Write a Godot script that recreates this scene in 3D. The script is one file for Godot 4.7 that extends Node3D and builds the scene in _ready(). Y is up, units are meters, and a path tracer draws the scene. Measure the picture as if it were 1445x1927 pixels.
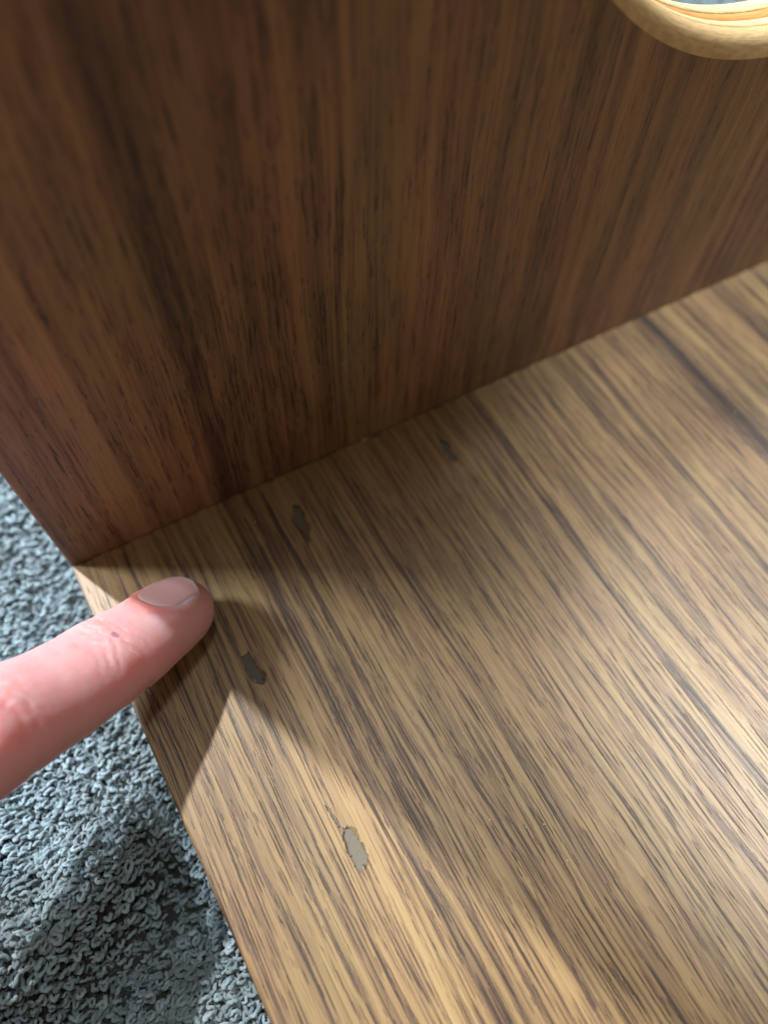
extends Node3D
# A close-up: a finger points at the chipped walnut veneer of a cabinet corner that stands on a grey towel.
# Axes: x runs along the joint of the two boards, y is up, z runs along the base board towards the viewer. The near corner of the joint is the origin.

const MM := 0.001
const HOLE := Vector2(0.165, 0.147)     # centre of the round cut-out in the upright panel
const HOLE_R := 0.0833
const BOARD_END := 0.25
const BOARD_RIGHT := 0.34
const PANEL_TOP := 0.31
const PANEL_T := 0.0125
const VENEER := 0.00034
const LEAN := 0.029       # the left edge of the base board is sawn a little out of square

var rng := RandomNumberGenerator.new()
var taken := {}


func _ready() -> void:
	rng.seed = 20471
	# ---- camera
	var cam := Camera3D.new()
	cam.name = "camera"
	cam.transform = Transform3D(Basis(Vector3(0.8745, 0.0195, 0.4846), Vector3(0.4127, 0.4951, -0.7646), Vector3(-0.2548, 0.8686, 0.4250)).orthonormalized(), Vector3(0.0205, 0.145, 0.0902))
	var lens := CameraAttributesPhysical.new()
	lens.frustum_focal_length = 26.34
	lens.frustum_focus_distance = 0.137
	lens.exposure_aperture = 7.4
	lens.frustum_near = 0.01
	lens.frustum_far = 30.0
	cam.fov = 67.2
	cam.near = 0.01
	cam.far = 30.0
	add_child(cam)
	cam.current = true
	# ---- the room's even light
	var env := Environment.new()
	env.background_mode = Environment.BG_COLOR
	env.background_color = Color(0.62, 0.555, 0.475)
	env.background_energy_multiplier = 0.74
	env.tonemap_mode = Environment.TONE_MAPPER_LINEAR
	env.tonemap_exposure = 1.06
	env.sdfgi_enabled = true
	env.ssao_enabled = true
	env.ssil_enabled = true
	var we := WorldEnvironment.new()
	we.name = "room"
	we.environment = env
	we.camera_attributes = lens
	add_child(we)
	# ---- lamps of the room: two small downlights behind the panel, a window to the left behind it, a wide ceiling panel; and an added spot
	omni("downlight_left", Vector3(-0.42, 1.50, -0.93), Color(1.0, 0.985, 0.955), 6.0, 0.03)
	omni("downlight_behind", Vector3(0.26, 1.50, -0.88), Color(0.93, 0.97, 1.0), 2.8, 0.14)
	area("window_light", Vector3(-1.35, 1.30, -0.95), Vector3(0.03, 0, 0.03), Vector2(0.36, 0.36), Color(0.95, 0.98, 0.99), 5.8)
	spot("added_spot_right", Vector3(0.80, 1.50, 0.30), Vector3(0.208, 0, 0.097), 4.4, 0.2, Color(0.98, 0.99, 1.0), 3.5, 0.02)  # added lamp: its beam edge makes the bright patch at lower right
	area("ceiling_panel_light", Vector3(0.30, 1.75, -0.15), Vector3(0.08, 0, 0.05), Vector2(0.3, 0.3), Color(1.0, 0.98, 0.94), 1.1)

	# ---- what everything rests on
	build_floor()
	build_towel()
	build_cabinet()
	build_hand()


# ------------------------------------------------------------------ helpers

func numbered(called: String) -> String:
	if not taken.has(called):
		taken[called] = 0
		return called
	taken[called] += 1
	return "%s_%03d" % [called, taken[called]]


func tag(o: Node, label: String, category: String, group := "") -> void:
	o.set_meta("label", label)
	o.set_meta("category", category)
	if group:
		o.set_meta("group", group)


func omni(called: String, at: Vector3, c: Color, energy: float, size: float) -> void:
	var l := OmniLight3D.new()
	l.name = called
	l.position = at
	l.light_color = c
	l.light_energy = energy
	l.light_size = size
	l.omni_range = 8.0
	l.omni_attenuation = 2.0
	l.shadow_enabled = true
	add_child(l)


func spot(called: String, at: Vector3, towards: Vector3, angle: float, soft: float, c: Color, energy: float, size: float) -> void:
	var l := SpotLight3D.new()
	l.name = called
	l.transform = Transform3D(Basis.looking_at(towards - at, Vector3.UP), at)
	l.spot_angle = angle
	l.spot_angle_attenuation = soft
	l.light_color = c
	l.light_energy = energy
	l.light_size = size
	l.spot_range = 8.0
	l.spot_attenuation = 2.0
	l.shadow_enabled = true
	add_child(l)


func area(called: String, at: Vector3, towards: Vector3, size: Vector2, c: Color, energy: float) -> void:
	var l := AreaLight3D.new()
	l.name = called
	l.area_size = size
	l.light_color = c
	l.light_energy = energy
	l.area_range = 8.0
	l.area_attenuation = 2.0
	l.shadow_enabled = true
	var back := (at - towards).normalized()
	var side := Vector3.RIGHT if absf(back.y) > 0.9 else Vector3.UP
	l.transform = Transform3D(Basis.looking_at(-back, side), at)
	add_child(l)


func obj(called: String, m: Mesh, mat: Material, parent: Node = self) -> MeshInstance3D:
	var o := MeshInstance3D.new()
	o.name = called
	o.mesh = m
	o.material_override = mat
	parent.add_child(o, true)
	return o


func noise(s: int, freq: float, octaves := 3) -> FastNoiseLite:
	var n := FastNoiseLite.new()
	n.seed = s
	n.noise_type = FastNoiseLite.TYPE_SIMPLEX_SMOOTH
	n.frequency = freq
	n.fractal_octaves = octaves
	return n


func laid(x: float, z: float) -> Vector2:
	# the veneer is book-matched: past 200 mm across and 150 mm along it mirrors
	return Vector2(x if x <= 0.2 else 0.4 - x, z if z <= 0.15 else 0.3 - z)


func quad(st: SurfaceTool, a: Vector3, b: Vector3, c: Vector3, d: Vector3, out: Vector3) -> void:
	# wound so that the front looks along out; uv is laid by position in metres
	var n := (b - a).cross(d - a)
	var pts := [a, b, c, a, c, d] if n.dot(out) < 0.0 else [a, c, b, a, d, c]
	for p in pts:
		st.set_normal(out)
		var v: Vector3 = p
		if absf(out.y) > 0.7:
			st.set_uv(laid(v.x, v.z))
		elif absf(out.z) > 0.7:
			st.set_uv(Vector2(v.x, v.y))
		else:
			st.set_uv(Vector2(v.y, v.z))
		st.add_vertex(v)


func tri_up(st: SurfaceTool, a: Vector3, b: Vector3, c: Vector3, out: Vector3) -> void:
	var n := (b - a).cross(c - a)
	var pts := [a, b, c] if n.dot(out) < 0.0 else [a, c, b]
	for p in pts:
		var v: Vector3 = p
		st.set_normal(out)
		st.set_uv(laid(v.x, v.z) if absf(out.y) > 0.7 else Vector2(v.x, v.y))
		st.add_vertex(v)


# ------------------------------------------------------------------ wood

func ramp(stops: Array) -> PackedByteArray:
	var lut := PackedByteArray()
	lut.resize(256 * 3)
	for i in 256:
		var t := i / 255.0
		var k := 0
		while k < stops.size() - 2 and t > stops[k + 1][0]:
			k += 1
		var f := clampf((t - stops[k][0]) / (stops[k + 1][0] - stops[k][0]), 0.0, 1.0)
		var c: Color = (stops[k][1] as Color).lerp(stops[k + 1][1], f)
		lut[i * 3] = int(c.r8)
		lut[i * 3 + 1] = int(c.g8)
		lut[i * 3 + 2] = int(c.b8)
	return lut


func stretched(s: int, w: int, h: int, cell_x: float, cell_y: float, octaves: int) -> PackedByteArray:
	# noise whose grains are cell_x by cell_y pixels
	var k := maxf(1.0, cell_y / cell_x)
	var n := noise(s, 1.0 / cell_x, octaves)
	var im := n.get_image(w, maxi(4, int(h / k)), false, false, false)
	im.resize(w, h, Image.INTERPOLATE_CUBIC)
	im.convert(Image.FORMAT_L8)
	return im.get_data()


# Walnut veneer. The grain runs along the texture's v. Returns [albedo, relief].
# look: sway (mm), broad, lines, line_gap (mm), pores, pore_mm, pore_deep, figure, tinge
func wood(s: int, w: int, h: int, mm_w: float, mm_h: float, lut: PackedByteArray, bands: Array, look: Dictionary) -> Array:
	var r := RandomNumberGenerator.new()
	r.seed = s
	var px := w / mm_w
	var py := h / mm_h
	var warp := stretched(s + 1, w, h, 14.0 * px, 80.0 * px, 2)
	var streak := stretched(s + 2, w, h, 0.22 * px, 22.0 * px, 2)
	var cloud := stretched(s + 3, w, h, 5.0 * px, 30.0 * px, 3)
	var bunch := stretched(s + 9, w, h, 0.8 * px, 14.0 * px, 2)
	var fade := stretched(s + 12, w, h, 2.0 * px, 22.0 * px, 2)
	var hue := stretched(s + 14, w, h, 22.0 * px, 60.0 * px, 2)
	var fine := noise(s + 4, 0.45, 2).get_image(w, h, false, false, false)
	fine.convert(Image.FORMAT_L8)
	var peel := fine.get_data()
	# the profile across the grain, 16 samples a millimetre: a calm ground, and the dark lines of the year rings
	var res := 16.0
	var count := int((mm_w + 80.0) * res)
	var prof := PackedFloat32Array()
	var dark := PackedFloat32Array()
	prof.resize(count)
	dark.resize(count)
	var n1 := noise(s + 5, 1.0, 1)
	for i in count:
		var u := i / res - 40.0
		var t: float = 0.60 + look.broad * (0.22 * n1.get_noise_1d(u / 11.0 + 7.0) + 0.26 * n1.get_noise_1d(u / 3.4 + 90.0) + 0.16 * n1.get_noise_1d(u / 1.1 + 300.0) + 0.10 * n1.get_noise_1d(u / 0.45 + 500.0))
		for b in bands:
			var d: float = absf(u - b[0]) / (b[1] * 0.5)
			t += b[2] * (1.0 - smoothstep(0.65, 1.15, d))
		prof[i] = t
	var gap: float = look.line_gap
	var at_mm := 0.3
	while at_mm < mm_w + 79.0:
		var wide := r.randf_range(0.12, 0.42) * (1.8 if r.randf() < 0.16 else 1.0)
		var deep: float = look.lines * r.randf_range(0.25, 1.0)
		for i in range(maxi(0, int((at_mm - wide * 3.0) * res)), mini(count, int((at_mm + wide * 3.0) * res))):
			var d := (i / res - at_mm) / wide
			# a year ring darkens slowly and ends sharply
			var f := exp(-d * d * 0.55) if d < 0.0 else exp(-d * d * 3.0)
			dark[i] = maxf(dark[i], deep * f)
		at_mm += gap * (0.25 + 1.5 * pow(r.randf(), 1.4)) + wide * 0.4
	var tone := PackedFloat32Array()
	tone.resize(w * h)
	var amp: float = look.sway / 127.0
	var streaky: float = look.streak
	var cloudy: float = look.figure / 127.0
	for y in h:
		var row := y * w
		for x in w:
			var i := row + x
			var k := int((x / px + 40.0 + (warp[i] - 128) * amp) * res)
			tone[i] = prof[k] - dark[k] * (fade[i] * 0.0050 + 0.12) + (streak[i] - 128) * streaky + (cloud[i] - 128) * cloudy
	var relief := PackedByteArray()
	relief.resize(w * h)
	for i in w * h:
		relief[i] = 196 + ((peel[i] - 128) * 3 >> 3)
	# pores: short dark strokes along the grain, bunched beside the dark lines
	var pore_mm: Vector2 = look.pore_mm
	var pore_deep: float = look.pore_deep
	for n in int(look.pores):
		var x0 := r.randf() * w
		var y0 := r.randf() * h
		var at := int(y0) * w + int(x0)
		if r.randf() > clampf((bunch[at] - 100) / 50.0, 0.06, 1.0) * clampf(1.5 - tone[at] * 1.6, 0.15, 1.0):
			continue
		var long := lerpf(pore_mm.x, pore_mm.y, pow(r.randf(), 1.8)) * py
		var deep := pore_deep * r.randf_range(0.3, 1.0)
		var base := warp[at]
		var fat := 0.35 + 0.65 * r.randf()
		for j in int(long):
			var y := int(y0) + j
			if y >= h:
				break
			var f := minf(1.0, 2.2 * sin(PI * (j + 0.5) / long))
			var x := int(x0 - (warp[y * w + clampi(int(x0), 0, w - 1)] - base) * amp * px)
			if x < 1 or x >= w - 1:
				break
			var q := y * w + x
			tone[q] -= deep * f
			tone[q + 1] -= deep * f * fat
			relief[q] = maxi(0, relief[q] - int(deep * f * 330.0))
			relief[q + 1] = maxi(0, relief[q + 1] - int(deep * f * fat * 330.0))
	var rgb := PackedByteArray()
	rgb.resize(w * h * 3)
	var tinge: float = look.tinge / 127.0
	for i in w * h:
		var q := clampi(int(tone[i] * 255.0) + ((peel[i] - 128) >> 4), 0, 255) * 3
		var o := i * 3
		var g := (hue[i] - 128) * tinge
		rgb[o] = int(lut[q] * (1.0 + g))
		rgb[o + 1] = lut[q + 1]
		rgb[o + 2] = int(lut[q + 2] * (1.0 + g * 0.7))
	return [ImageTexture.create_from_image(Image.create_from_data(w, h, false, Image.FORMAT_RGB8, rgb)), ImageTexture.create_from_image(Image.create_from_data(w, h, false, Image.FORMAT_L8, relief))]


func wood_material(called: String, maps: Array, metres: Vector2, rough: float, relief: float) -> StandardMaterial3D:
	var m := StandardMaterial3D.new()
	m.resource_name = called
	m.albedo_texture = maps[0]
	m.heightmap_enabled = true
	m.heightmap_texture = maps[1]
	m.heightmap_scale = relief
	m.roughness = rough
	m.metallic_specular = 0.5
	m.uv1_scale = Vector3(1.0 / metres.x, 1.0 / metres.y, 1)
	return m


func plain(called: String, c: Color, rough: float, spec := 0.5) -> StandardMaterial3D:
	var m := StandardMaterial3D.new()
	m.resource_name = called
	m.albedo_color = c.linear_to_srgb()
	m.roughness = rough
	m.metallic_specular = spec
	return m


# ------------------------------------------------------------------ the cabinet

func build_cabinet() -> void:
	var root := Node3D.new()
	root.name = numbered("walnut_cabinet")
	add_child(root)
	tag(root, "walnut veneered cabinet with chipped base board and round cut-out in its upright panel", "cabinet")

	var light_lut := ramp([[0.0, Color8(44, 32, 27)], [0.22, Color8(82, 62, 48)], [0.42, Color8(112, 89, 61)], [0.62, Color8(134, 111, 76)], [1.0, Color8(156, 134, 94)]])
	var base_bands := [[148.0, 6.5, -0.26], [155.5, 3.2, 0.18], [128.0, 2.0, -0.12], [174.0, 3.0, -0.14], [140.5, 1.6, -0.1], [34.0, 1.2, -0.10], [61.0, 1.5, -0.10], [96.0, 2.0, -0.10], [50.0, 14.0, -0.05], [38.0, 9.0, -0.07]]
	var base_maps := wood(11, 2000, 1500, 200.0, 150.0, light_lut, base_bands, {"sway": 1.1, "broad": 0.45, "lines": 0.30, "line_gap": 1.25, "pores": 34000, "pore_mm": Vector2(1.5, 20.0), "pore_deep": 0.33, "figure": 0.05, "tinge": 0.03, "streak": 0.0017})
	var base_mat := wood_material("walnut_base", base_maps, Vector2(0.2, 0.15), 0.44, 0.0065)
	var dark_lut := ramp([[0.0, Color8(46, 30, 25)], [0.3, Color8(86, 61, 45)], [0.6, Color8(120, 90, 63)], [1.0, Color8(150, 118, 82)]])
	var panel_bands := [[35.0, 5.0, -0.14], [52.0, 4.5, -0.08], [43.0, 22.0, -0.08], [64.0, 1.6, -0.12], [95.0, 1.8, -0.14], [126.0, 4.0, -0.08], [80.0, 6.0, 0.06]]  # widest dark band: wood figure, deepened to paint the shade near the joint
	var panel_maps := wood(37, 2048, 1500, 342.0, 328.0, dark_lut, panel_bands, {"sway": 1.5, "broad": 0.5, "lines": 0.15, "line_gap": 1.7, "pores": 110000, "pore_mm": Vector2(1.0, 7.0), "pore_deep": 0.26, "figure": 0.17, "tinge": 0.07, "streak": 0.0019})
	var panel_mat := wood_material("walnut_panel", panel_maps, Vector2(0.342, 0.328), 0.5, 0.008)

	# base board: a core under the veneer
	var core := SurfaceTool.new()
	core.begin(Mesh.PRIMITIVE_TRIANGLES)
	var y1 := -0.0006
	var y0 := -0.0150
	var xr := BOARD_RIGHT
	var zf := BOARD_END
	quad(core, Vector3(0.0004, y1, -0.0001), Vector3(xr, y1, -0.0001), Vector3(xr, y1, zf), Vector3(0.0004 + LEAN * zf, y1, zf), Vector3.UP)
	quad(core, Vector3(0.0004, y0, -0.0001), Vector3(xr, y0, -0.0001), Vector3(xr, y0, zf), Vector3(0.0004 + LEAN * zf, y0, zf), Vector3.DOWN)
	quad(core, Vector3(0.0004, y0, -0.0001), Vector3(0.0004, y1, -0.0001), Vector3(0.0004 + LEAN * zf, y1, zf), Vector3(0.0004 + LEAN * zf, y0, zf), Vector3.LEFT)
	quad(core, Vector3(xr, y0, -0.0001), Vector3(xr, y1, -0.0001), Vector3(xr, y1, zf), Vector3(xr, y0, zf), Vector3.RIGHT)
	quad(core, Vector3(0.0004 + LEAN * zf, y0, zf), Vector3(xr, y0, zf), Vector3(xr, y1, zf), Vector3(0.0004 + LEAN * zf, y1, zf), Vector3.BACK)
	quad(core, Vector3(0.0004, y0, -0.0001), Vector3(xr, y0, -0.0001), Vector3(xr, y1, -0.0001), Vector3(0.0004, y1, -0.0001), Vector3.FORWARD)
	obj("base_board", core.commit(), plain("board_core", Color(0.16, 0.12, 0.08), 0.8), root)

	# veneer sheet with chips broken out of it
	var chips := [
		[[47.5, 8.6], [45.9, 8.3], [46.1, 9.8], [45.2, 10.6], [44.5, 11.9], [44.8, 13.2], [45.1, 14.5], [45.1, 16.7], [45.8, 18.5], [46.2, 17.0], [46.7, 16.6], [47.4, 14.1], [47.6, 10.7]],
		[[23.1, 34.0], [23.8, 33.9], [24.6, 34.4], [25.0, 36.2], [25.25, 38.5], [25.4, 40.1], [25.4, 41.5], [24.9, 42.0], [24.3, 41.7], [23.7, 41.2], [23.3, 40.0], [22.9, 40.5], [22.6, 39.1], [22.5, 37.3], [22.6, 35.2]],
		[[25.8, 71.8], [26.6, 72.0], [27.7, 72.3], [27.75, 74.0], [27.4, 75.0], [27.7, 76.9], [27.6, 78.2], [27.1, 78.4], [26.4, 79.4], [26.0, 78.7], [25.2, 78.6], [24.6, 78.9], [24.6, 77.6], [24.5, 75.4], [24.8, 73.8], [25.3, 72.9]],
		[[83.4, 6.9], [83.9, 7.2], [84.4, 8.9], [84.7, 10.2], [84.8, 11.5], [84.1, 12.6], [84.2, 14.1], [83.4, 15.4], [82.8, 15.6], [82.5, 14.5], [82.7, 12.8], [82.6, 10.6], [83.1, 9.5]],
		[[24.6, 66.6], [25.15, 67.4], [25.75, 71.2], [25.2, 71.4]],
	]
	var holes: Array[PackedVector2Array] = []
	var rag := noise(5, 1.1, 3)
	for c in chips:
		var p := PackedVector2Array()
		for k in c.size():
			var a := Vector2(c[k][0], c[k][1])
			var b := Vector2(c[(k + 1) % c.size()][0], c[(k + 1) % c.size()][1])
			var steps := maxi(1, int(a.distance_to(b) / 0.35))
			for j in steps:
				var q := a.lerp(b, j / float(steps))
				p.append((q + Vector2(rag.get_noise_2d(q.x * 1.1, q.y * 0.8), rag.get_noise_2d(q.x * 1.1 + 50.0, q.y * 0.8)) * Vector2(0.75, 1.5) * (0.35 if c.size() == 4 else 1.0)) * MM)
		holes.append(p)
	var ven := SurfaceTool.new()
	ven.begin(Mesh.PRIMITIVE_TRIANGLES)
	var left := 0.0005
	var cuts := [0.0012, 0.0215, 0.0500, 0.0600, 0.0850, 0.15, BOARD_END]
	for i in cuts.size() - 1:
		var za: float = cuts[i]
		var zb: float = cuts[i + 1]
		var here: Array[PackedVector2Array] = []
		var xs := [left, 0.2, BOARD_RIGHT]
		for hole in holes:
			var mid := Vector2.ZERO
			for q in hole:
				mid += q / hole.size()
			if mid.y > za and mid.y < zb:
				here.append(hole)
				xs.append(mid.x)
		xs.sort()
		for k in xs.size() - 1:
			var polys: Array[PackedVector2Array] = [PackedVector2Array([Vector2(xs[k] + (LEAN * za if k == 0 else 0.0), za), Vector2(xs[k + 1], za), Vector2(xs[k + 1], zb), Vector2(xs[k] + (LEAN * zb if k == 0 else 0.0), zb)])]
			for hole in here:
				var next: Array[PackedVector2Array] = []
				for p in polys:
					next.append_array(Geometry2D.clip_polygons(p, hole))
				polys = next
			for p in polys:
				var ix := Geometry2D.triangulate_polygon(p)
				for t in range(0, ix.size(), 3):
					tri_up(ven, Vector3(p[ix[t]].x, 0, p[ix[t]].y), Vector3(p[ix[t + 1]].x, 0, p[ix[t + 1]].y), Vector3(p[ix[t + 2]].x, 0, p[ix[t + 2]].y), Vector3.UP)
	# the ragged edge that butts against the panel
	var edge := noise(8, 0.55, 3)
	var last := Vector3.ZERO
	for i in 681:
		var x := left + (BOARD_RIGHT - left) * i / 680.0
		var mmx := x * 1000.0
		var z := 0.00028 + 0.00048 * edge.get_noise_1d(mmx)
		if absf(mmx - 57.0) < 1.6 or absf(mmx - 45.0) < 0.8 or absf(mmx - 70.5) < 1.2 or absf(mmx - 88.0) < 0.9:
			z += 0.0007
		var here := Vector3(x, 0, maxf(z, 0.00003))
		if i > 0:
			quad(ven, last, here, Vector3(here.x, 0, 0.0012), Vector3(last.x, 0, 0.0012), Vector3.UP)
			quad(ven, last, here, here + Vector3.DOWN * VENEER, last + Vector3.DOWN * VENEER, Vector3.FORWARD)
		last = here
	# eased left edge: bevel and side
	for k in 3:
		var a0 := PI / 2 * k / 3.0
		var a1 := PI / 2 * (k + 1) / 3.0
		var p0 := Vector2(left - sin(a0) * left, -left + cos(a0) * left)
		var p1 := Vector2(left - sin(a1) * left, -left + cos(a1) * left)
		for e in [[0.0002, 0.15], [0.15, BOARD_END]]:
			var za: float = e[0]
			var zb: float = e[1]
			quad(ven, Vector3(p0.x + LEAN * za, p0.y, za), Vector3(p1.x + LEAN * za, p1.y, za), Vector3(p1.x + LEAN * zb, p1.y, zb), Vector3(p0.x + LEAN * zb, p0.y, zb), Vector3(-sin((a0 + a1) / 2), cos((a0 + a1) / 2), 0))
	quad(ven, Vector3(0, -left, 0.0002), Vector3(LEAN * BOARD_END, -left, BOARD_END), Vector3(LEAN * BOARD_END, -0.015, BOARD_END), Vector3(0, -0.015, 0.0002), Vector3.LEFT)
	for hole in holes:
		for k in hole.size():
			var a := hole[k]
			var b := hole[(k + 1) % hole.size()]
			var o := Vector2(b.y - a.y, a.x - b.x).normalized()
			quad(ven, Vector3(a.x, 0, a.y), Vector3(b.x, 0, b.y), Vector3(b.x, -VENEER, b.y), Vector3(a.x, -VENEER, a.y), Vector3(o.x, 0, o.y))
	var sheet := obj("veneer_sheet", ven.commit(), base_mat, root)

	var bare := plain("bare_substrate", Color(0.10, 0.097, 0.083), 0.75, 0.3)
	var bump := NoiseTexture2D.new()
	bump.width = 256
	bump.height = 256
	bump.noise = noise(3, 0.03, 4)
	bare.heightmap_enabled = true
	bare.heightmap_texture = bump
	bare.heightmap_scale = 0.006
	bare.uv1_scale = Vector3(120, 120, 1)
	var pale := bare.duplicate()  # lighter substrate for the nearest chip and its scratch, partly painted glare
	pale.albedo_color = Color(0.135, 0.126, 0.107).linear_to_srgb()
	for k in holes.size():
		var st := SurfaceTool.new()
		st.begin(Mesh.PRIMITIVE_TRIANGLES)
		var grown := Geometry2D.offset_polygon(holes[k], 0.0002)[0]
		var ix := Geometry2D.triangulate_polygon(grown)
		for t in range(0, ix.size(), 3):
			var y := -VENEER + 0.00002
			tri_up(st, Vector3(grown[ix[t]].x, y, grown[ix[t]].y), Vector3(grown[ix[t + 1]].x, y, grown[ix[t + 1]].y), Vector3(grown[ix[t + 2]].x, y, grown[ix[t + 2]].y), Vector3.UP)
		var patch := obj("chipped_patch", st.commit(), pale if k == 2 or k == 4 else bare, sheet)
		patch.set_meta("label", ["narrow jagged grey chip near the panel", "dark grey chip between fingertip and light patch", "pale grey chip nearest the viewer, glare partly painted in", "small dark chip close to the joint", "thin scratch running off the nearest chip"][k])
	# splinters left standing in the chips, and a fleck of glue in the joint
	var splint := SurfaceTool.new()
	splint.begin(Mesh.PRIMITIVE_TRIANGLES)
	lump(splint, Vector3(0.02475, -0.00022, 0.0405), Vector3(0.00022, 0.00018, 0.0005), 7)
	obj("splinter", splint.commit(), base_mat, sheet)
	var fleck := SurfaceTool.new()
	fleck.begin(Mesh.PRIMITIVE_TRIANGLES)
	lump(fleck, Vector3(0.0682, 0.0002, 0.0005), Vector3(0.0005, 0.0004, 0.0004), 9)
	lump(fleck, Vector3(0.0693, 0.0001, 0.0004), Vector3(0.0003, 0.0002, 0.0002), 12)
	obj("glue_fleck", fleck.commit(), plain("dry_glue", Color(0.5, 0.47, 0.4), 0.7), sheet)

	var dust := SurfaceTool.new()
	dust.begin(Mesh.PRIMITIVE_TRIANGLES)
	for k in 46:
		lump(dust, Vector3(rng.randf_range(0.012, 0.17), 0.00004, pow(rng.randf(), 0.8) * 0.11 + 0.002), Vector3(0.00012, 0.00006, 0.00016) * rng.randf_range(0.5, 1.25), 100 + k)
	var specks := obj("dust_specks", dust.commit(), plain("dust", Color(0.55, 0.52, 0.46), 0.8), sheet)
	specks.set_meta("kind", "stuff")

	# upright panel with its round cut-out
	var pan := SurfaceTool.new()
	pan.begin(Mesh.PRIMITIVE_TRIANGLES)
	var right := BOARD_RIGHT
	var low := -0.015
	var bev := 0.0004
	for side in 2:
		var z := 0.0 if side == 0 else -PANEL_T
		var out := Vector3.BACK if side == 0 else Vector3.FORWARD
		var r := HOLE_R if side == 0 else HOLE_R - 0.0035
		var segs := 192
		for k in segs:
			var a := [Vector2.from_angle(TAU * k / segs), Vector2.from_angle(TAU * (k + 1) / segs)]
			var rim := []
			var border := []
			for d: Vector2 in a:
				rim.append(Vector3(HOLE.x + d.x * r, HOLE.y + d.y * r, z))
				border.append(Vector3(HOLE.x + d.x * 0.105 / maxf(absf(d.x), absf(d.y)), HOLE.y + d.y * 0.105 / maxf(absf(d.x), absf(d.y)), z))
			quad(pan, rim[0], rim[1], border[1], border[0], out)
		var bx0 := HOLE.x - 0.105
		var bx1 := HOLE.x + 0.105
		var by0 := HOLE.y - 0.105
		var by1 := HOLE.y + 0.105
		for q in [[bev, low, bx0, PANEL_TOP], [bx1, low, right, PANEL_TOP], [bx0, low, bx1, by0], [bx0, by1, bx1, PANEL_TOP]]:
			quad(pan, Vector3(q[0], q[1], z), Vector3(q[2], q[1], z), Vector3(q[2], q[3], z), Vector3(q[0], q[3], z), out)
	quad(pan, Vector3(bev, low, 0), Vector3(bev, PANEL_TOP, 0), Vector3(0, PANEL_TOP, -bev), Vector3(0, low, -bev), Vector3(-0.7071, 0, 0.7071))
	quad(pan, Vector3(0, low, -bev), Vector3(0, PANEL_TOP, -bev), Vector3(0, PANEL_TOP, -PANEL_T + bev), Vector3(0, low, -PANEL_T + bev), Vector3.LEFT)
	quad(pan, Vector3(0, low, -PANEL_T + bev), Vector3(0, PANEL_TOP, -PANEL_T + bev), Vector3(bev, PANEL_TOP, -PANEL_T), Vector3(bev, low, -PANEL_T), Vector3(-0.7071, 0, -0.7071))
	quad(pan, Vector3(right, low, 0), Vector3(right, PANEL_TOP, 0), Vector3(right, PANEL_TOP, -PANEL_T), Vector3(right, low, -PANEL_T), Vector3.RIGHT)
	quad(pan, Vector3(bev, PANEL_TOP, 0), Vector3(right, PANEL_TOP, 0), Vector3(right, PANEL_TOP, -PANEL_T), Vector3(bev, PANEL_TOP, -PANEL_T), Vector3.UP)
	quad(pan, Vector3(bev, low, 0), Vector3(right, low, 0), Vector3(right, low, -PANEL_T), Vector3(bev, low, -PANEL_T), Vector3.DOWN)
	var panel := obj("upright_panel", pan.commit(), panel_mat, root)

	# the plies that show in the edge of the cut-out
	var ply_rgb := [Color(0.50, 0.36, 0.18), Color(0.60, 0.46, 0.24), Color(0.42, 0.20, 0.06), Color(0.62, 0.48, 0.26)]
	var round_r := 0.0037
	var outer := []
	for k in 7:
		var a := PI / 2 * k / 6.0
		outer.append(Vector2(HOLE_R - round_r * sin(a), -round_r + round_r * cos(a)))
	var inner := HOLE_R - round_r
	var profiles := [
		outer,
		[Vector2(inner + 0.0004, -round_r - 0.00004), Vector2(inner + 0.00006, -round_r - 0.0001), Vector2(inner + 0.00002, -0.0060), Vector2(inner + 0.0001, -0.0062)],
		[Vector2(inner + 0.0003, -0.00622), Vector2(inner + 0.00016, -0.0063), Vector2(inner + 0.00018, -0.0089), Vector2(inner + 0.0003, -0.0090)],
		[Vector2(inner + 0.0003, -0.00905), Vector2(inner + 0.00002, -0.0092), Vector2(inner, -0.0118), Vector2(inner + 0.0002, -PANEL_T)],
	]
	for k in 4:
		var st := SurfaceTool.new()
		st.begin(Mesh.PRIMITIVE_TRIANGLES)
		var prof: Array = profiles[k]
		var segs := 256
		for i in segs:
			var a0 := TAU * i / segs
			var a1 := TAU * (i + 1) / segs
			for j in prof.size() - 1:
				var corner := []
				for e in [[a0, prof[j]], [a1, prof[j]], [a1, prof[j + 1]], [a0, prof[j + 1]]]:
					corner.append([Vector3(HOLE.x + cos(e[0]) * e[1].x, HOLE.y + sin(e[0]) * e[1].x, e[1].y), Vector2(e[0] * HOLE_R, e[1].y)])
				for n in [0, 1, 2, 0, 2, 3]:
					st.set_uv(corner[n][1])
					st.set_smooth_group(0)
					st.add_vertex(corner[n][0])
		st.generate_normals()
		var pm := plain("ply_edge", Color.WHITE, 0.55)
		var g := Gradient.new()
		var pc: Color = ply_rgb[k]
		g.set_color(0, (pc * 0.82).linear_to_srgb())
		g.set_color(1, (pc * 1.1).linear_to_srgb())
		g.set_offset(0, 0.25)
		g.set_offset(1, 0.75)
		var nt := NoiseTexture2D.new()
		nt.width = 512
		nt.height = 256
		nt.noise = noise(60 + k, 0.02, 4)
		nt.color_ramp = g
		pm.albedo_texture = nt
		pm.uv1_scale = Vector3(18.0, 160.0, 1) if k != 0 else Vector3(22.0, 420.0, 1)
		pm.heightmap_enabled = true
		pm.heightmap_texture = nt
		pm.heightmap_scale = 0.006
		obj("ply_layer", st.commit(), pm, panel)


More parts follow.
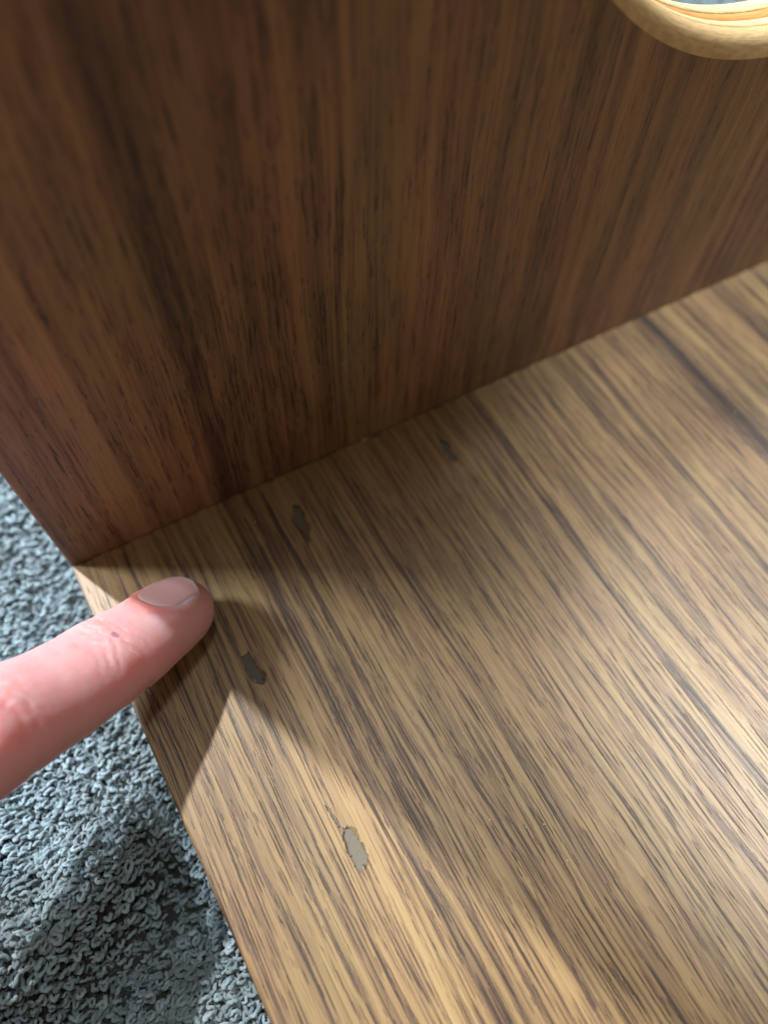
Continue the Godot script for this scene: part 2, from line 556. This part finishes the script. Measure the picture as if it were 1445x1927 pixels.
func lump(st: SurfaceTool, at: Vector3, size: Vector3, s: int) -> void:
	# a small angular crumb: a jittered eight-sided double cone
	var r := RandomNumberGenerator.new()
	r.seed = s
	var ring := []
	for k in 7:
		var a := TAU * k / 7.0
		ring.append(at + Vector3(cos(a) * size.x, r.randf_range(-0.3, 0.3) * size.y, sin(a) * size.z) * r.randf_range(0.75, 1.15))
	var top := at + Vector3(size.x * 0.2, size.y, size.z * 0.1)
	var bottom := at - Vector3(0, size.y, 0)
	for k in 7:
		var a: Vector3 = ring[k]
		var b: Vector3 = ring[(k + 1) % 7]
		tri_up(st, a, b, top, ((a + b + top) / 3.0 - at).normalized())
		tri_up(st, a, b, bottom, ((a + b + bottom) / 3.0 - at).normalized())


# ------------------------------------------------------------------ floor and towel

func build_floor() -> void:
	var st := SurfaceTool.new()
	st.begin(Mesh.PRIMITIVE_TRIANGLES)
	quad(st, Vector3(-3, -0.042, -3), Vector3(3, -0.042, -3), Vector3(3, -0.042, 3), Vector3(-3, -0.042, 3), Vector3.UP)
	var m := plain("floor_boards", Color.WHITE, 0.6)
	var nt := NoiseTexture2D.new()
	nt.width = 256
	nt.height = 256
	nt.seamless = true
	nt.noise = noise(90, 0.02, 4)
	var g := Gradient.new()
	g.set_color(0, Color(0.36, 0.30, 0.25))
	g.set_color(1, Color(0.46, 0.39, 0.32))
	nt.color_ramp = g
	m.albedo_texture = nt
	m.uv1_scale = Vector3(8, 1.2, 1)
	var o := obj("floor", st.commit(), m)
	o.set_meta("kind", "structure")
	o.set_meta("label", "brown floor under the grey towel")


var wave := FastNoiseLite.new()

func towel_y(x: float, z: float) -> float:
	# the cloth lies flat under the cabinet and swells a little beside it
	var dx := maxf(0.0, -x)
	var dz := maxf(0.0, maxf(-0.013 - z, z - BOARD_END))
	var away := smoothstep(0.0005, 0.018, maxf(dx, dz))
	var w := wave.get_noise_2d(x * 1000.0, z * 1000.0)
	# a fold that runs out from under the board: a crest on the lamp side, a trough behind it
	var zc := 0.064 + minf(-x, 0.03) * 0.42 + 0.004 * wave.get_noise_2d(x * 2600.0, 40.0)
	var near := smoothstep(0.10, 0.05, -x)
	var crest := 0.0064 * exp(-pow((z - zc + 0.0135) / 0.0075, 2.0)) * near
	var trough := 0.0135 * exp(-pow((z - zc) / 0.0085, 2.0)) * near
	return -0.0172 + away * (0.0032 + 0.0030 * w + crest) - smoothstep(-0.0005, 0.006, dx) * trough


func build_towel() -> void:
	wave.seed = 77
	wave.frequency = 0.022
	wave.fractal_octaves = 2
	var root := Node3D.new()
	root.name = numbered("towel")
	add_child(root)
	tag(root, "blue grey looped terry towel spread under the walnut cabinet", "towel")
	var x0 := -0.26
	var x1 := 0.46
	var z0 := -0.32
	var z1 := 0.34
	var nx := 180
	var nz := 165
	var st := SurfaceTool.new()
	st.begin(Mesh.PRIMITIVE_TRIANGLES)
	st.set_smooth_group(0)
	for layer in 2:
		for j in nz + 1:
			for i in nx + 1:
				var x := x0 + (x1 - x0) * i / nx
				var z := z0 + (z1 - z0) * j / nz
				st.set_uv(Vector2(x, z))
				st.add_vertex(Vector3(x, towel_y(x, z) - layer * 0.0022, z))
	var per := (nx + 1) * (nz + 1)
	for j in nz:
		for i in nx:
			var a := j * (nx + 1) + i
			for k in [a, a + 1, a + nx + 2, a, a + nx + 2, a + nx + 1]:
				st.add_index(k)
			for k in [a, a + nx + 2, a + 1, a, a + nx + 1, a + nx + 2]:
				st.add_index(per + k)
	st.generate_normals()
	var bm := plain("shaded_ground", Color(0.03, 0.034, 0.036), 0.95, 0.1)  # ground weave far darker than the yarn: shade between loops painted in
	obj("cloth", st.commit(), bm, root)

	# one loop of yarn: a leaning, slightly twisted ring, standing on its foot
	var lp := SurfaceTool.new()
	lp.begin(Mesh.PRIMITIVE_TRIANGLES)
	var rings := 18
	var sides := 8
	for k in rings:
		var a := TAU * k / rings
		var c := Vector3(sin(a) * 0.00052, 0.00085 - cos(a) * 0.00090, sin(a * 2.0 + 0.6) * 0.00024)
		var t := Vector3(cos(a) * 0.00052, sin(a) * 0.00090, cos(a * 2.0 + 0.6) * 0.00044).normalized()
		var n := t.cross(Vector3.BACK).normalized()
		var b := t.cross(n).normalized()
		for j in sides:
			var q := TAU * j / sides
			lp.set_smooth_group(0)
			lp.add_vertex(c + (n * cos(q) + b * sin(q)) * 0.00030 * (1.0 + 0.22 * cos(q * 2.0 - a * 5.0)))
	for k in rings:
		for j in sides:
			var a := k * sides + j
			var b := k * sides + (j + 1) % sides
			var c := ((k + 1) % rings) * sides + (j + 1) % sides
			var d := ((k + 1) % rings) * sides + j
			for i in [a, b, c, a, c, d]:
				lp.add_index(i)
	lp.generate_normals()
	var mesh := lp.commit()
	var lm := plain("terry_yarn", Color(0.21, 0.285, 0.33), 0.95, 0.2)
	lm.vertex_color_use_as_albedo = true
	var fuzz := NoiseTexture2D.new()
	fuzz.width = 128
	fuzz.height = 128
	fuzz.seamless = true
	fuzz.noise = noise(55, 0.09, 3)
	lm.heightmap_enabled = true
	lm.heightmap_texture = fuzz
	lm.heightmap_scale = 0.02
	lm.uv1_triplanar = true
	lm.uv1_scale = Vector3(500, 500, 500)
	lm.rim_enabled = true
	lm.rim = 0.5
	var places: Array[Transform3D] = []
	var tints: Array[Color] = []
	var along := Vector2(0.90, 0.43).normalized()
	var across := Vector2(-along.y, along.x)
	var r := RandomNumberGenerator.new()
	r.seed = 4
	var mat_noise := noise(31, 0.12, 2)
	for row in range(-390, 390):
		for i in range(-660, 660):
			var p := along * (i * 0.00092 + (row % 2) * 0.0005) + across * (row * 0.00142)
			p += Vector2(r.randf_range(-1, 1), r.randf_range(-1, 1)) * 0.00036 + across * 0.0005 * mat_noise.get_noise_2d(i * 0.9, row * 2.0)
			if p.x < -0.13 or p.x > 0.44 or p.y < -0.30 or p.y > 0.19:
				continue
			if p.x > 0.001 and p.y > -0.0135 or p.x > 0.02 and p.y > -0.03:
				continue
			var big := r.randf_range(0.80, 1.36)
			var b := Basis(Vector3.UP, -along.angle() + r.randf_range(-0.9, 0.9)) * Basis(Vector3.RIGHT, r.randf_range(-0.9, 0.9) + 0.45) * Basis(Vector3.BACK, r.randf_range(-0.5, 0.5))
			b = b.scaled(Vector3.ONE * big)
			places.append(Transform3D(b, Vector3(p.x, towel_y(p.x, p.y) - 0.0001, p.y)))
			var v := r.randf_range(0.62, 1.30)
			tints.append(Color(v * r.randf_range(0.94, 1.04), v, v * r.randf_range(0.98, 1.06)))
	var mm := MultiMesh.new()
	mm.transform_format = MultiMesh.TRANSFORM_3D
	mm.use_colors = true
	mm.mesh = mesh
	mm.instance_count = places.size()
	for i in places.size():
		mm.set_instance_transform(i, places[i])
		mm.set_instance_color(i, tints[i])
	var mi := MultiMeshInstance3D.new()
	mi.name = "terry_loops"
	mi.multimesh = mm
	mi.material_override = lm
	mi.set_meta("kind", "stuff")
	root.add_child(mi, true)

	# loose fibres of the yarn: hair-thin bent blades round the loops that can be seen
	var hair := SurfaceTool.new()
	hair.begin(Mesh.PRIMITIVE_TRIANGLES)
	var bend := [Vector3(0, 0, 0), Vector3(0.00010, 0.0004, 0), Vector3(0.00034, 0.00070, 0.0001), Vector3(0.00072, 0.00086, 0.0003)]
	for k in 3:
		var w0 := Vector3(0, 0, 0.000022 * (1.0 - k * 0.25))
		var w1 := Vector3(0, 0, 0.000022 * (0.75 - k * 0.25))
		for v in [bend[k] - w0, bend[k + 1] - w1, bend[k + 1] + w1, bend[k] - w0, bend[k + 1] + w1, bend[k] + w0]:
			hair.set_normal(Vector3.UP)
			hair.add_vertex(v)
	var spots: Array[Transform3D] = []
	for t in places:
		var o := t.origin
		if o.x < -0.075 or o.x > 0.002 or o.z < -0.11 or o.z > 0.13:
			continue
		for k in 5:
			var b := Basis(Vector3.UP, r.randf() * TAU) * Basis(Vector3.BACK, r.randf_range(-1.1, 1.1))
			spots.append(Transform3D(b.scaled(Vector3.ONE * r.randf_range(0.6, 1.5)), o + Vector3(r.randf_range(-0.6, 0.6), r.randf_range(0.7, 1.7), r.randf_range(-0.6, 0.6)) * MM))
	var hm := MultiMesh.new()
	hm.transform_format = MultiMesh.TRANSFORM_3D
	hm.mesh = hair.commit()
	hm.instance_count = spots.size()
	for i in spots.size():
		hm.set_instance_transform(i, spots[i])
	var hi := MultiMeshInstance3D.new()
	hi.name = "loose_fibres"
	hi.multimesh = hm
	hi.material_override = plain("yarn_fibre", Color(0.26, 0.33, 0.37), 0.9, 0.2)
	hi.set_meta("kind", "stuff")
	root.add_child(hi, true)


# ------------------------------------------------------------------ the hand

# finger centre line from the tip back to the knuckle, in millimetres; half widths: across, towards the nail, towards the pad
var spine: Array[Vector3] = [Vector3(21.5, 5.9, 19.9), Vector3(18.2, 6.9, 21.7), Vector3(11.0, 9.6, 25.0), Vector3(3.5, 12.5, 28.4), Vector3(-5.5, 17.2, 32.0), Vector3(-15.0, 23.0, 35.6), Vector3(-32.0, 34.0, 44.0), Vector3(-50.0, 44.0, 54.0)]


func on_spine(curve: Curve3D, s: float) -> Array:
	var p := curve.sample_baked(s, true)
	var a := curve.sample_baked(maxf(0.0, s - 1.2), true)
	var b := curve.sample_baked(minf(curve.get_baked_length(), s + 1.2), true)
	var t := (b - a).normalized()
	var up := Vector3(-0.05, 1.0, -0.42)
	var d := (up - t * up.dot(t)).normalized()
	return [p, t, d, t.cross(d).normalized()]


func keyed(keys: Array, s: float) -> float:
	for k in keys.size() - 1:
		if s <= keys[k + 1][0]:
			var f := clampf((s - keys[k][0]) / (keys[k + 1][0] - keys[k][0]), 0.0, 1.0)
			return lerpf(keys[k][1], keys[k + 1][1], f * f * (3.0 - 2.0 * f))
	return keys[-1][1]


var half_w := [[0.0, 7.0], [4.0, 7.35], [12.0, 7.9], [20.0, 8.7], [26.0, 9.0], [34.0, 9.1], [44.0, 9.9], [50.0, 10.2], [62.0, 9.8], [90.0, 11.0]]
var half_d := [[0.0, 4.9], [6.0, 5.3], [14.0, 6.1], [20.0, 6.9], [25.0, 7.2], [34.0, 7.6], [45.0, 8.8], [50.0, 8.9], [62.0, 8.6], [90.0, 10.5]]
var half_p := [[0.0, 6.3], [5.0, 6.9], [12.0, 7.3], [20.0, 7.2], [26.0, 7.4], [36.0, 8.3], [48.0, 8.8], [60.0, 9.0], [90.0, 11.0]]


func bell(x: float, wide: float) -> float:
	return exp(-(x / wide) * (x / wide))


func build_hand() -> void:
	var root := Node3D.new()
	root.name = numbered("hand")
	root.position = Vector3.ZERO
	add_child(root)
	tag(root, "pale hand reaching in from the left with its index finger pressed on the board", "hand")
	var curve := Curve3D.new()
	curve.bake_interval = 0.25
	for k in spine.size():
		var m := Vector3.ZERO
		if k > 0 and k < spine.size() - 1:
			m = (spine[k + 1] - spine[k - 1]) / 6.0
			var near := minf(spine[k].distance_to(spine[k - 1]), spine[k].distance_to(spine[k + 1])) / 3.0
			m = m.normalized() * near
		curve.add_point(spine[k], -m, m)
	var total := curve.get_baked_length()
	total -= 8.0
	var rows := 420
	var cols := 168
	var crease := noise(201, 0.16, 3)
	var mottle := noise(202, 0.22, 3)
	var pore := noise(203, 1.5, 2)
	var pos := PackedVector3Array()
	var nor := PackedVector3Array()
	var uvs := PackedVector2Array()
	var tint := PackedColorArray()
	pos.resize(rows * cols)
	uvs.resize(rows * cols)
	tint.resize(rows * cols)
	var nail_w := []
	for i in rows:
		# rows crowd at the tip
		var f := i / float(rows - 1)
		var s := total * (0.25 * f * f + 0.75 * f)
		if i < 24:
			s = total * (0.25 * pow(24.0 / (rows - 1), 2.0) + 0.75 * 24.0 / (rows - 1)) * pow(i / 24.0, 2.0)
		var fr := on_spine(curve, s)
		var cap := 1.0
		var round_len := 7.6
		if s < round_len:
			cap = sqrt(maxf(0.0, 1.0 - pow(1.0 - s / round_len, 2.15)))
		var w := keyed(half_w, s) * cap
		var d := keyed(half_d, s) * cap
		var p := keyed(half_p, s) * cap
		for j in cols:
			var a := TAU * j / (cols - 1)     # 0 at the middle of the nail side
			var ca := cos(a)
			var sa := sin(a)
			var expo := 0.92
			var lx := signf(sa) * pow(absf(sa), expo) * w
			var ly := signf(ca) * pow(absf(ca), expo) * (d if ca > 0.0 else p)
			var dist := a if a < PI else a - TAU      # signed angle from the nail's middle
			var lat := lx                              # millimetres sideways
			var back := smoothstep(0.15, 0.6, ca)      # 1 on the back of the finger
			var lift := 0.0
			# nail bed: a flattened trough with a soft wall round it
			var nl := nail_edge(s, lat)
			if s < 22.0 and ca > -0.2:
				lift -= 0.32 * smoothstep(0.0, 0.9, nl) * smoothstep(-0.2, 0.2, ca)
				lift += 0.26 * bell(nl + 0.75, 1.1) * smoothstep(-0.2, 0.3, ca) * smoothstep(3.0, 10.0, s)
			# wrinkles over the last joint
			for q in [[20.2, 0.55, 0.10], [22.0, 0.5, 0.16], [23.6, 0.5, 0.20], [25.2, 0.55, 0.17], [27.0, 0.6, 0.10], [31.5, 0.7, 0.05], [41.5, 0.9, 0.13], [43.6, 0.8, 0.26], [45.6, 0.9, 0.34], [47.8, 0.9, 0.36], [50.2, 1.0, 0.3], [52.8, 0.9, 0.16]]:
				var wob: float = 1.4 * crease.get_noise_2d(lat * 2.2, q[0] * 9.0) + 0.03 * lat * lat * (1.0 if q[0] > 23.5 and q[0] < 40.0 or q[0] > 47.0 else -0.6)
				lift -= 0.85 * q[2] * bell(s - q[0] - wob, q[1]) * back * (0.55 + 0.9 * absf(crease.get_noise_2d(lat * 4.0 + 70.0, q[0] * 3.0)))
			lift += 0.35 * bell(s - 23.0, 4.0) * back + 0.5 * bell(s - 47.5, 5.0) * back
			# creases under the joints
			lift -= 0.3 * (bell(s - 21.0, 0.7) + bell(s - 44.0, 0.8)) * smoothstep(0.0, -0.6, ca)
			lift += 0.05 * mottle.get_noise_2d(s * 1.1, lat * 1.1) + 0.02 * pore.get_noise_2d(s * 2.0, lat * 2.0 + 30.0)
			var v: Vector3 = fr[0] + fr[3] * lx + fr[2] * ly
			v += (fr[3] * lx / maxf(w, 0.1) + fr[2] * ly / maxf(d, 0.1)).normalized() * lift * minf(1.0, cap * 1.2)
			# the pad is pressed flat on the board
			if v.y < 0.55 and v.x > 0.0:
				v.y = 0.05 + maxf(0.0, v.y + 2.5) * 0.16
			pos[i * cols + j] = v * MM
			uvs[i * cols + j] = Vector2(s / 20.0, a / TAU * 2.6)
			tint[i * cols + j] = skin_tint(s, lat, ca, nl, mottle, crease)
	var idx := PackedInt32Array()
	for i in rows - 1:
		for j in cols - 1:
			var a := i * cols + j
			idx.append_array([a, a + 1, a + cols + 1, a, a + cols + 1, a + cols])
	var st := SurfaceTool.new()
	st.begin(Mesh.PRIMITIVE_TRIANGLES)
	for k in pos.size():
		st.set_smooth_group(0)
		st.set_color(tint[k])
		st.set_uv(uvs[k])
		st.add_vertex(pos[k])
	for k in idx:
		st.add_index(k)
	var skin := plain("skin", Color.WHITE, 0.5, 0.45)
	skin.vertex_color_use_as_albedo = true
	skin.subsurf_scatter_enabled = true
	skin.subsurf_scatter_strength = 0.75
	var pores := NoiseTexture2D.new()
	pores.width = 512
	pores.height = 512
	pores.seamless = true
	var cell := FastNoiseLite.new()
	cell.seed = 9
	cell.noise_type = FastNoiseLite.TYPE_CELLULAR
	cell.frequency = 0.045
	cell.fractal_octaves = 2
	pores.noise = cell
	skin.heightmap_enabled = true
	skin.heightmap_texture = pores
	skin.heightmap_scale = 0.003
	rest_of_hand(st, pos.size(), curve)
	st.generate_normals()
	obj("skin", st.commit(), skin, root)

	# the nail: a thin curved plate let into the bed
	var ns := SurfaceTool.new()
	ns.begin(Mesh.PRIMITIVE_TRIANGLES)
	var n_s := 44
	var n_w := 36
	for i in n_s + 1:
		for j in n_w + 1:
			var q := j / float(n_w) * 2.0 - 1.0
			var g := i / float(n_s)
			# plate outline: rounded at the cuticle, gently rounded at the free edge
			var s0 := 1.9 + 2.6 * q * q
			var s1 := 13.0 - 3.4 * pow(absf(q), 2.6)
			var s := lerpf(s0, s1, g)
			var lat := q * nail_half(s) * 1.02
			var fr := on_spine(curve, s)
			var cap := 1.0
			if s < 7.6:
				cap = lerpf(1.0, sqrt(maxf(0.0, 1.0 - pow(1.0 - s / 7.6, 2.15))), 0.6)
			var sn := minf(1.0, pow(minf(1.0, absf(lat) / (keyed(half_w, s) * cap)), 1.0 / 0.92))
			var ly := keyed(half_d, s) * cap * pow(sqrt(maxf(0.0, 1.0 - sn * sn)), 0.92) - 0.05 - 0.25 * smoothstep(0.92, 1.0, g) - 0.22 * smoothstep(0.82, 1.0, absf(q))
			var v: Vector3 = fr[0] + fr[3] * lat + fr[2] * ly
			ns.set_smooth_group(0)
			ns.set_uv(Vector2(q, g))
			var c := Color(0.40, 0.235, 0.235)
			c = c.lerp(Color(0.46, 0.30, 0.29), 0.5 * smoothstep(0.78, 0.95, g + 0.08 * q * q))
			c = c.lerp(Color(0.52, 0.40, 0.36), 0.45 * smoothstep(0.10, 0.03, g))
			c = c.lerp(Color(0.42, 0.20, 0.19), 0.35 * (1.0 - absf(q)) * bell(g - 0.45, 0.25))
			ns.set_color(c)
			ns.add_vertex(v * MM)
	for i in n_s:
		for j in n_w:
			var a := i * (n_w + 1) + j
			for k in [a, a + n_w + 2, a + 1, a, a + n_w + 1, a + n_w + 2]:
				ns.add_index(k)
	ns.generate_normals()
	var nm := plain("nail", Color.WHITE, 0.34, 0.5)
	nm.vertex_color_use_as_albedo = true
	obj("fingernail", ns.commit(), nm, root)


func nail_half(s: float) -> float:
	return 5.3 - 0.05 * absf(s - 8.0)


func nail_edge(s: float, lat: float) -> float:
	# millimetres inside the nail's outline; negative outside
	var q := lat / 5.3
	var s1 := 13.0 - 3.4 * pow(minf(absf(q), 1.3), 2.6)
	var s0 := 1.6 + 2.6 * q * q
	return minf(minf(s1 - s, (s - s0)), (nail_half(s) - absf(lat)))


func skin_tint(s: float, lat: float, ca: float, nl: float, mottle: FastNoiseLite, crease: FastNoiseLite) -> Color:
	var c := Color(0.48, 0.285, 0.312)
	var m := mottle.get_noise_2d(s * 0.9, lat * 0.9 + ca * 6.0)
	c = c.lerp(Color(0.49, 0.25, 0.27), clampf(0.30 + m * 1.1, 0.0, 0.95) * 0.6)
	var top := smoothstep(-0.2, 0.5, ca)
	# redder round the nail, at the joints and on the fingertip
	c = c.lerp(Color(0.46, 0.125, 0.115), 0.75 * bell(nl + 1.1, 1.5) * top * smoothstep(8.0, 13.0, s))
	c = c.lerp(Color(0.44, 0.17, 0.13), 0.45 * bell(nl + 0.5, 1.0) * top * smoothstep(13.0, 8.0, s))
	c = c.lerp(Color(0.49, 0.21, 0.23), 0.6 * bell(s - 20.8, 2.4) * bell(lat + 1.5, 3.4) * top)
	c = c.lerp(Color(0.49, 0.22, 0.24), 0.45 * bell(s - 47.0, 5.0) * top * clampf(0.6 + m, 0.0, 1.0))
	c = c.lerp(Color(0.50, 0.18, 0.17), 0.5 * bell(s - 29.0, 0.8) * bell(lat + 1.5, 1.0) * top)
	c = c.lerp(Color(0.46, 0.20, 0.17), 0.4 * smoothstep(6.0, 0.0, s))
	# pale dry lines in the wrinkles
	for q in [[21.0, 0.16], [22.8, 0.15], [24.4, 0.16], [26.0, 0.14], [43.0, 0.2], [46.6, 0.22], [49.0, 0.22]]:
		var wob: float = 1.4 * crease.get_noise_2d(lat * 2.2, q[0] * 9.0) + 0.03 * lat * lat * (1.0 if q[0] > 23.5 and q[0] < 40.0 or q[0] > 47.0 else -0.6)
		c = c.lerp(Color(0.62, 0.47, 0.44), 0.5 * bell(s - q[0] - wob, q[1]) * top * clampf(crease.get_noise_2d(lat * 3.0, q[0] * 5.0) * 2.2 + 0.15, 0.0, 1.0))
	# a small violet mole
	var mole := Vector2(s - 22.6, lat + 3.6).length()
	c = c.lerp(Color(0.20, 0.10, 0.20), 0.8 * bell(mole - 0.4, 0.3))
	return c


# knuckles, curled fingers, thumb and wrist, out of the picture to the left: one smooth field meshed as surface nets
func rest_of_hand(st: SurfaceTool, first: int, curve: Curve3D) -> void:
	var fr := on_spine(curve, curve.get_baked_length() - 2.0)
	var meet: Vector3 = on_spine(curve, curve.get_baked_length() - 2.5)[0]
	var t: Vector3 = fr[1]          # away from the fingertip
	var d: Vector3 = fr[2]
	var side := Vector3(0, 0, -1) - t * t.dot(Vector3(0, 0, -1))
	side = (side - d * side.dot(d)).normalized()
	var k0 := spine[-1]
	var wrist := k0 + t * 62.0 - d * 4.0 + side * 24.0
	var bones := []
	bones.append([meet, k0 + t * 8.0, 10.6, 12.0])
	var knuckles := [k0]
	for i in 3:
		knuckles.append(k0 + side * (20.0 * (i + 1)) + t * (2.0 + 4.0 * i * i * 0.7) - d * (1.0 + 2.0 * i))
	for i in 4:
		bones.append([knuckles[i], wrist + side * (i - 1.5) * 9.0, 11.5, 14.0])
	for i in range(1, 4):
		var a: Vector3 = knuckles[i]
		var b := a - t * 24.0 - d * 30.0
		var c := b + t * 22.0 - d * 10.0
		var e := c + t * 14.0 + d * 8.0
		bones.append([a, b, 10.5, 9.2])
		bones.append([b, c, 9.2, 8.4])
		bones.append([c, e, 8.4, 7.2])
	var th := wrist - side * 24.0 - t * 8.0 - d * 10.0
	bones.append([wrist - side * 10.0, th - t * 18.0 - side * 6.0, 15.0, 11.5])
	bones.append([th - t * 18.0 - side * 6.0, th - t * 46.0 - d * 6.0 - side * 1.0, 11.5, 9.5])
	bones.append([th - t * 46.0 - d * 6.0 - side * 1.0, th - t * 68.0 - d * 12.0 + side * 8.0, 9.5, 7.5])
	bones.append([wrist, wrist + t * 110.0 + side * 6.0, 25.0, 29.0])
	var h := 2.6
	var lo := Vector3(1e9, 1e9, 1e9)
	var hi := -lo
	for b in bones:
		for e in 2:
			var r: float = b[2 + e] + 5.0
			lo = lo.min(b[e] - Vector3.ONE * r)
			hi = hi.max(b[e] + Vector3.ONE * r)
	var n := Vector3i(((hi - lo) / h).ceil()) + Vector3i.ONE
	var field := PackedFloat32Array()
	field.resize(n.x * n.y * n.z)
	field.fill(9.0)
	var acc := PackedFloat32Array()
	acc.resize(n.x * n.y * n.z)
	for b in bones:
		var a: Vector3 = b[0]
		var c: Vector3 = b[1]
		var ra: float = b[2]
		var rc: float = b[3]
		var pad := maxf(ra, rc) + 8.0
		var from := Vector3i(((a.min(c) - Vector3.ONE * pad - lo) / h).floor()).clamp(Vector3i.ZERO, n - Vector3i.ONE)
		var to := Vector3i(((a.max(c) + Vector3.ONE * pad - lo) / h).ceil()).clamp(Vector3i.ZERO, n - Vector3i.ONE)
		var ac := c - a
		var l2 := ac.length_squared()
		for z in range(from.z, to.z + 1):
			for y in range(from.y, to.y + 1):
				for x in range(from.x, to.x + 1):
					var p := lo + Vector3(x, y, z) * h
					var f := clampf((p - a).dot(ac) / l2, 0.0, 1.0)
					var dist := p.distance_to(a + ac * f) - lerpf(ra, rc, f)
					if dist < 8.0:
						acc[(z * n.y + y) * n.x + x] += exp(-dist / 2.6)
	for i in acc.size():
		if acc[i] > 0.0:
			field[i] = minf(9.0, -2.6 * log(acc[i]))
	var at := {}
	var count := first
	var step := [1, n.x, n.x * n.y]
	for z in n.z - 1:
		for y in n.y - 1:
			for x in n.x - 1:
				var i := (z * n.y + y) * n.x + x
				var sum := Vector3.ZERO
				var hits := 0
				var inside := 0
				for k in 8:
					if field[i + (k & 1) + ((k >> 1) & 1) * n.x + (k >> 2) * n.x * n.y] < 0.0:
						inside += 1
				if inside == 0 or inside == 8:
					continue
				for k in 8:
					for ax in 3:
						if k & (1 << ax):
							continue
						var o0 := Vector3(k & 1, (k >> 1) & 1, k >> 2)
						var f0 := field[i + (k & 1) + ((k >> 1) & 1) * n.x + (k >> 2) * n.x * n.y]
						var f1 := field[i + (k & 1) + ((k >> 1) & 1) * n.x + (k >> 2) * n.x * n.y + step[ax]]
						if (f0 < 0.0) != (f1 < 0.0):
							o0[ax] += f0 / (f0 - f1)
							sum += o0
							hits += 1
				at[i] = count
				count += 1
				st.set_smooth_group(0)
				st.set_color(Color(0.47, 0.25, 0.22))
				var v := lo + (Vector3(x, y, z) + sum / hits) * h
				st.set_uv(Vector2(v.x / 20.0, v.z / 20.0))
				st.add_vertex(v * MM)
	for i in at:
		for ax in 3:
			var f0 := field[i]
			var f1 := field[i + step[ax]]
			if (f0 < 0.0) == (f1 < 0.0):
				continue
			var u: int = step[(ax + 1) % 3]
			var w: int = step[(ax + 2) % 3]
			if not (at.has(i - u) and at.has(i - w) and at.has(i - u - w)):
				continue
			var q := [at[i], at[i - u], at[i - u - w], at[i - w]]
			if f0 < 0.0:
				q.reverse()
			for k in [0, 1, 2, 0, 2, 3]:
				st.add_index(q[k])
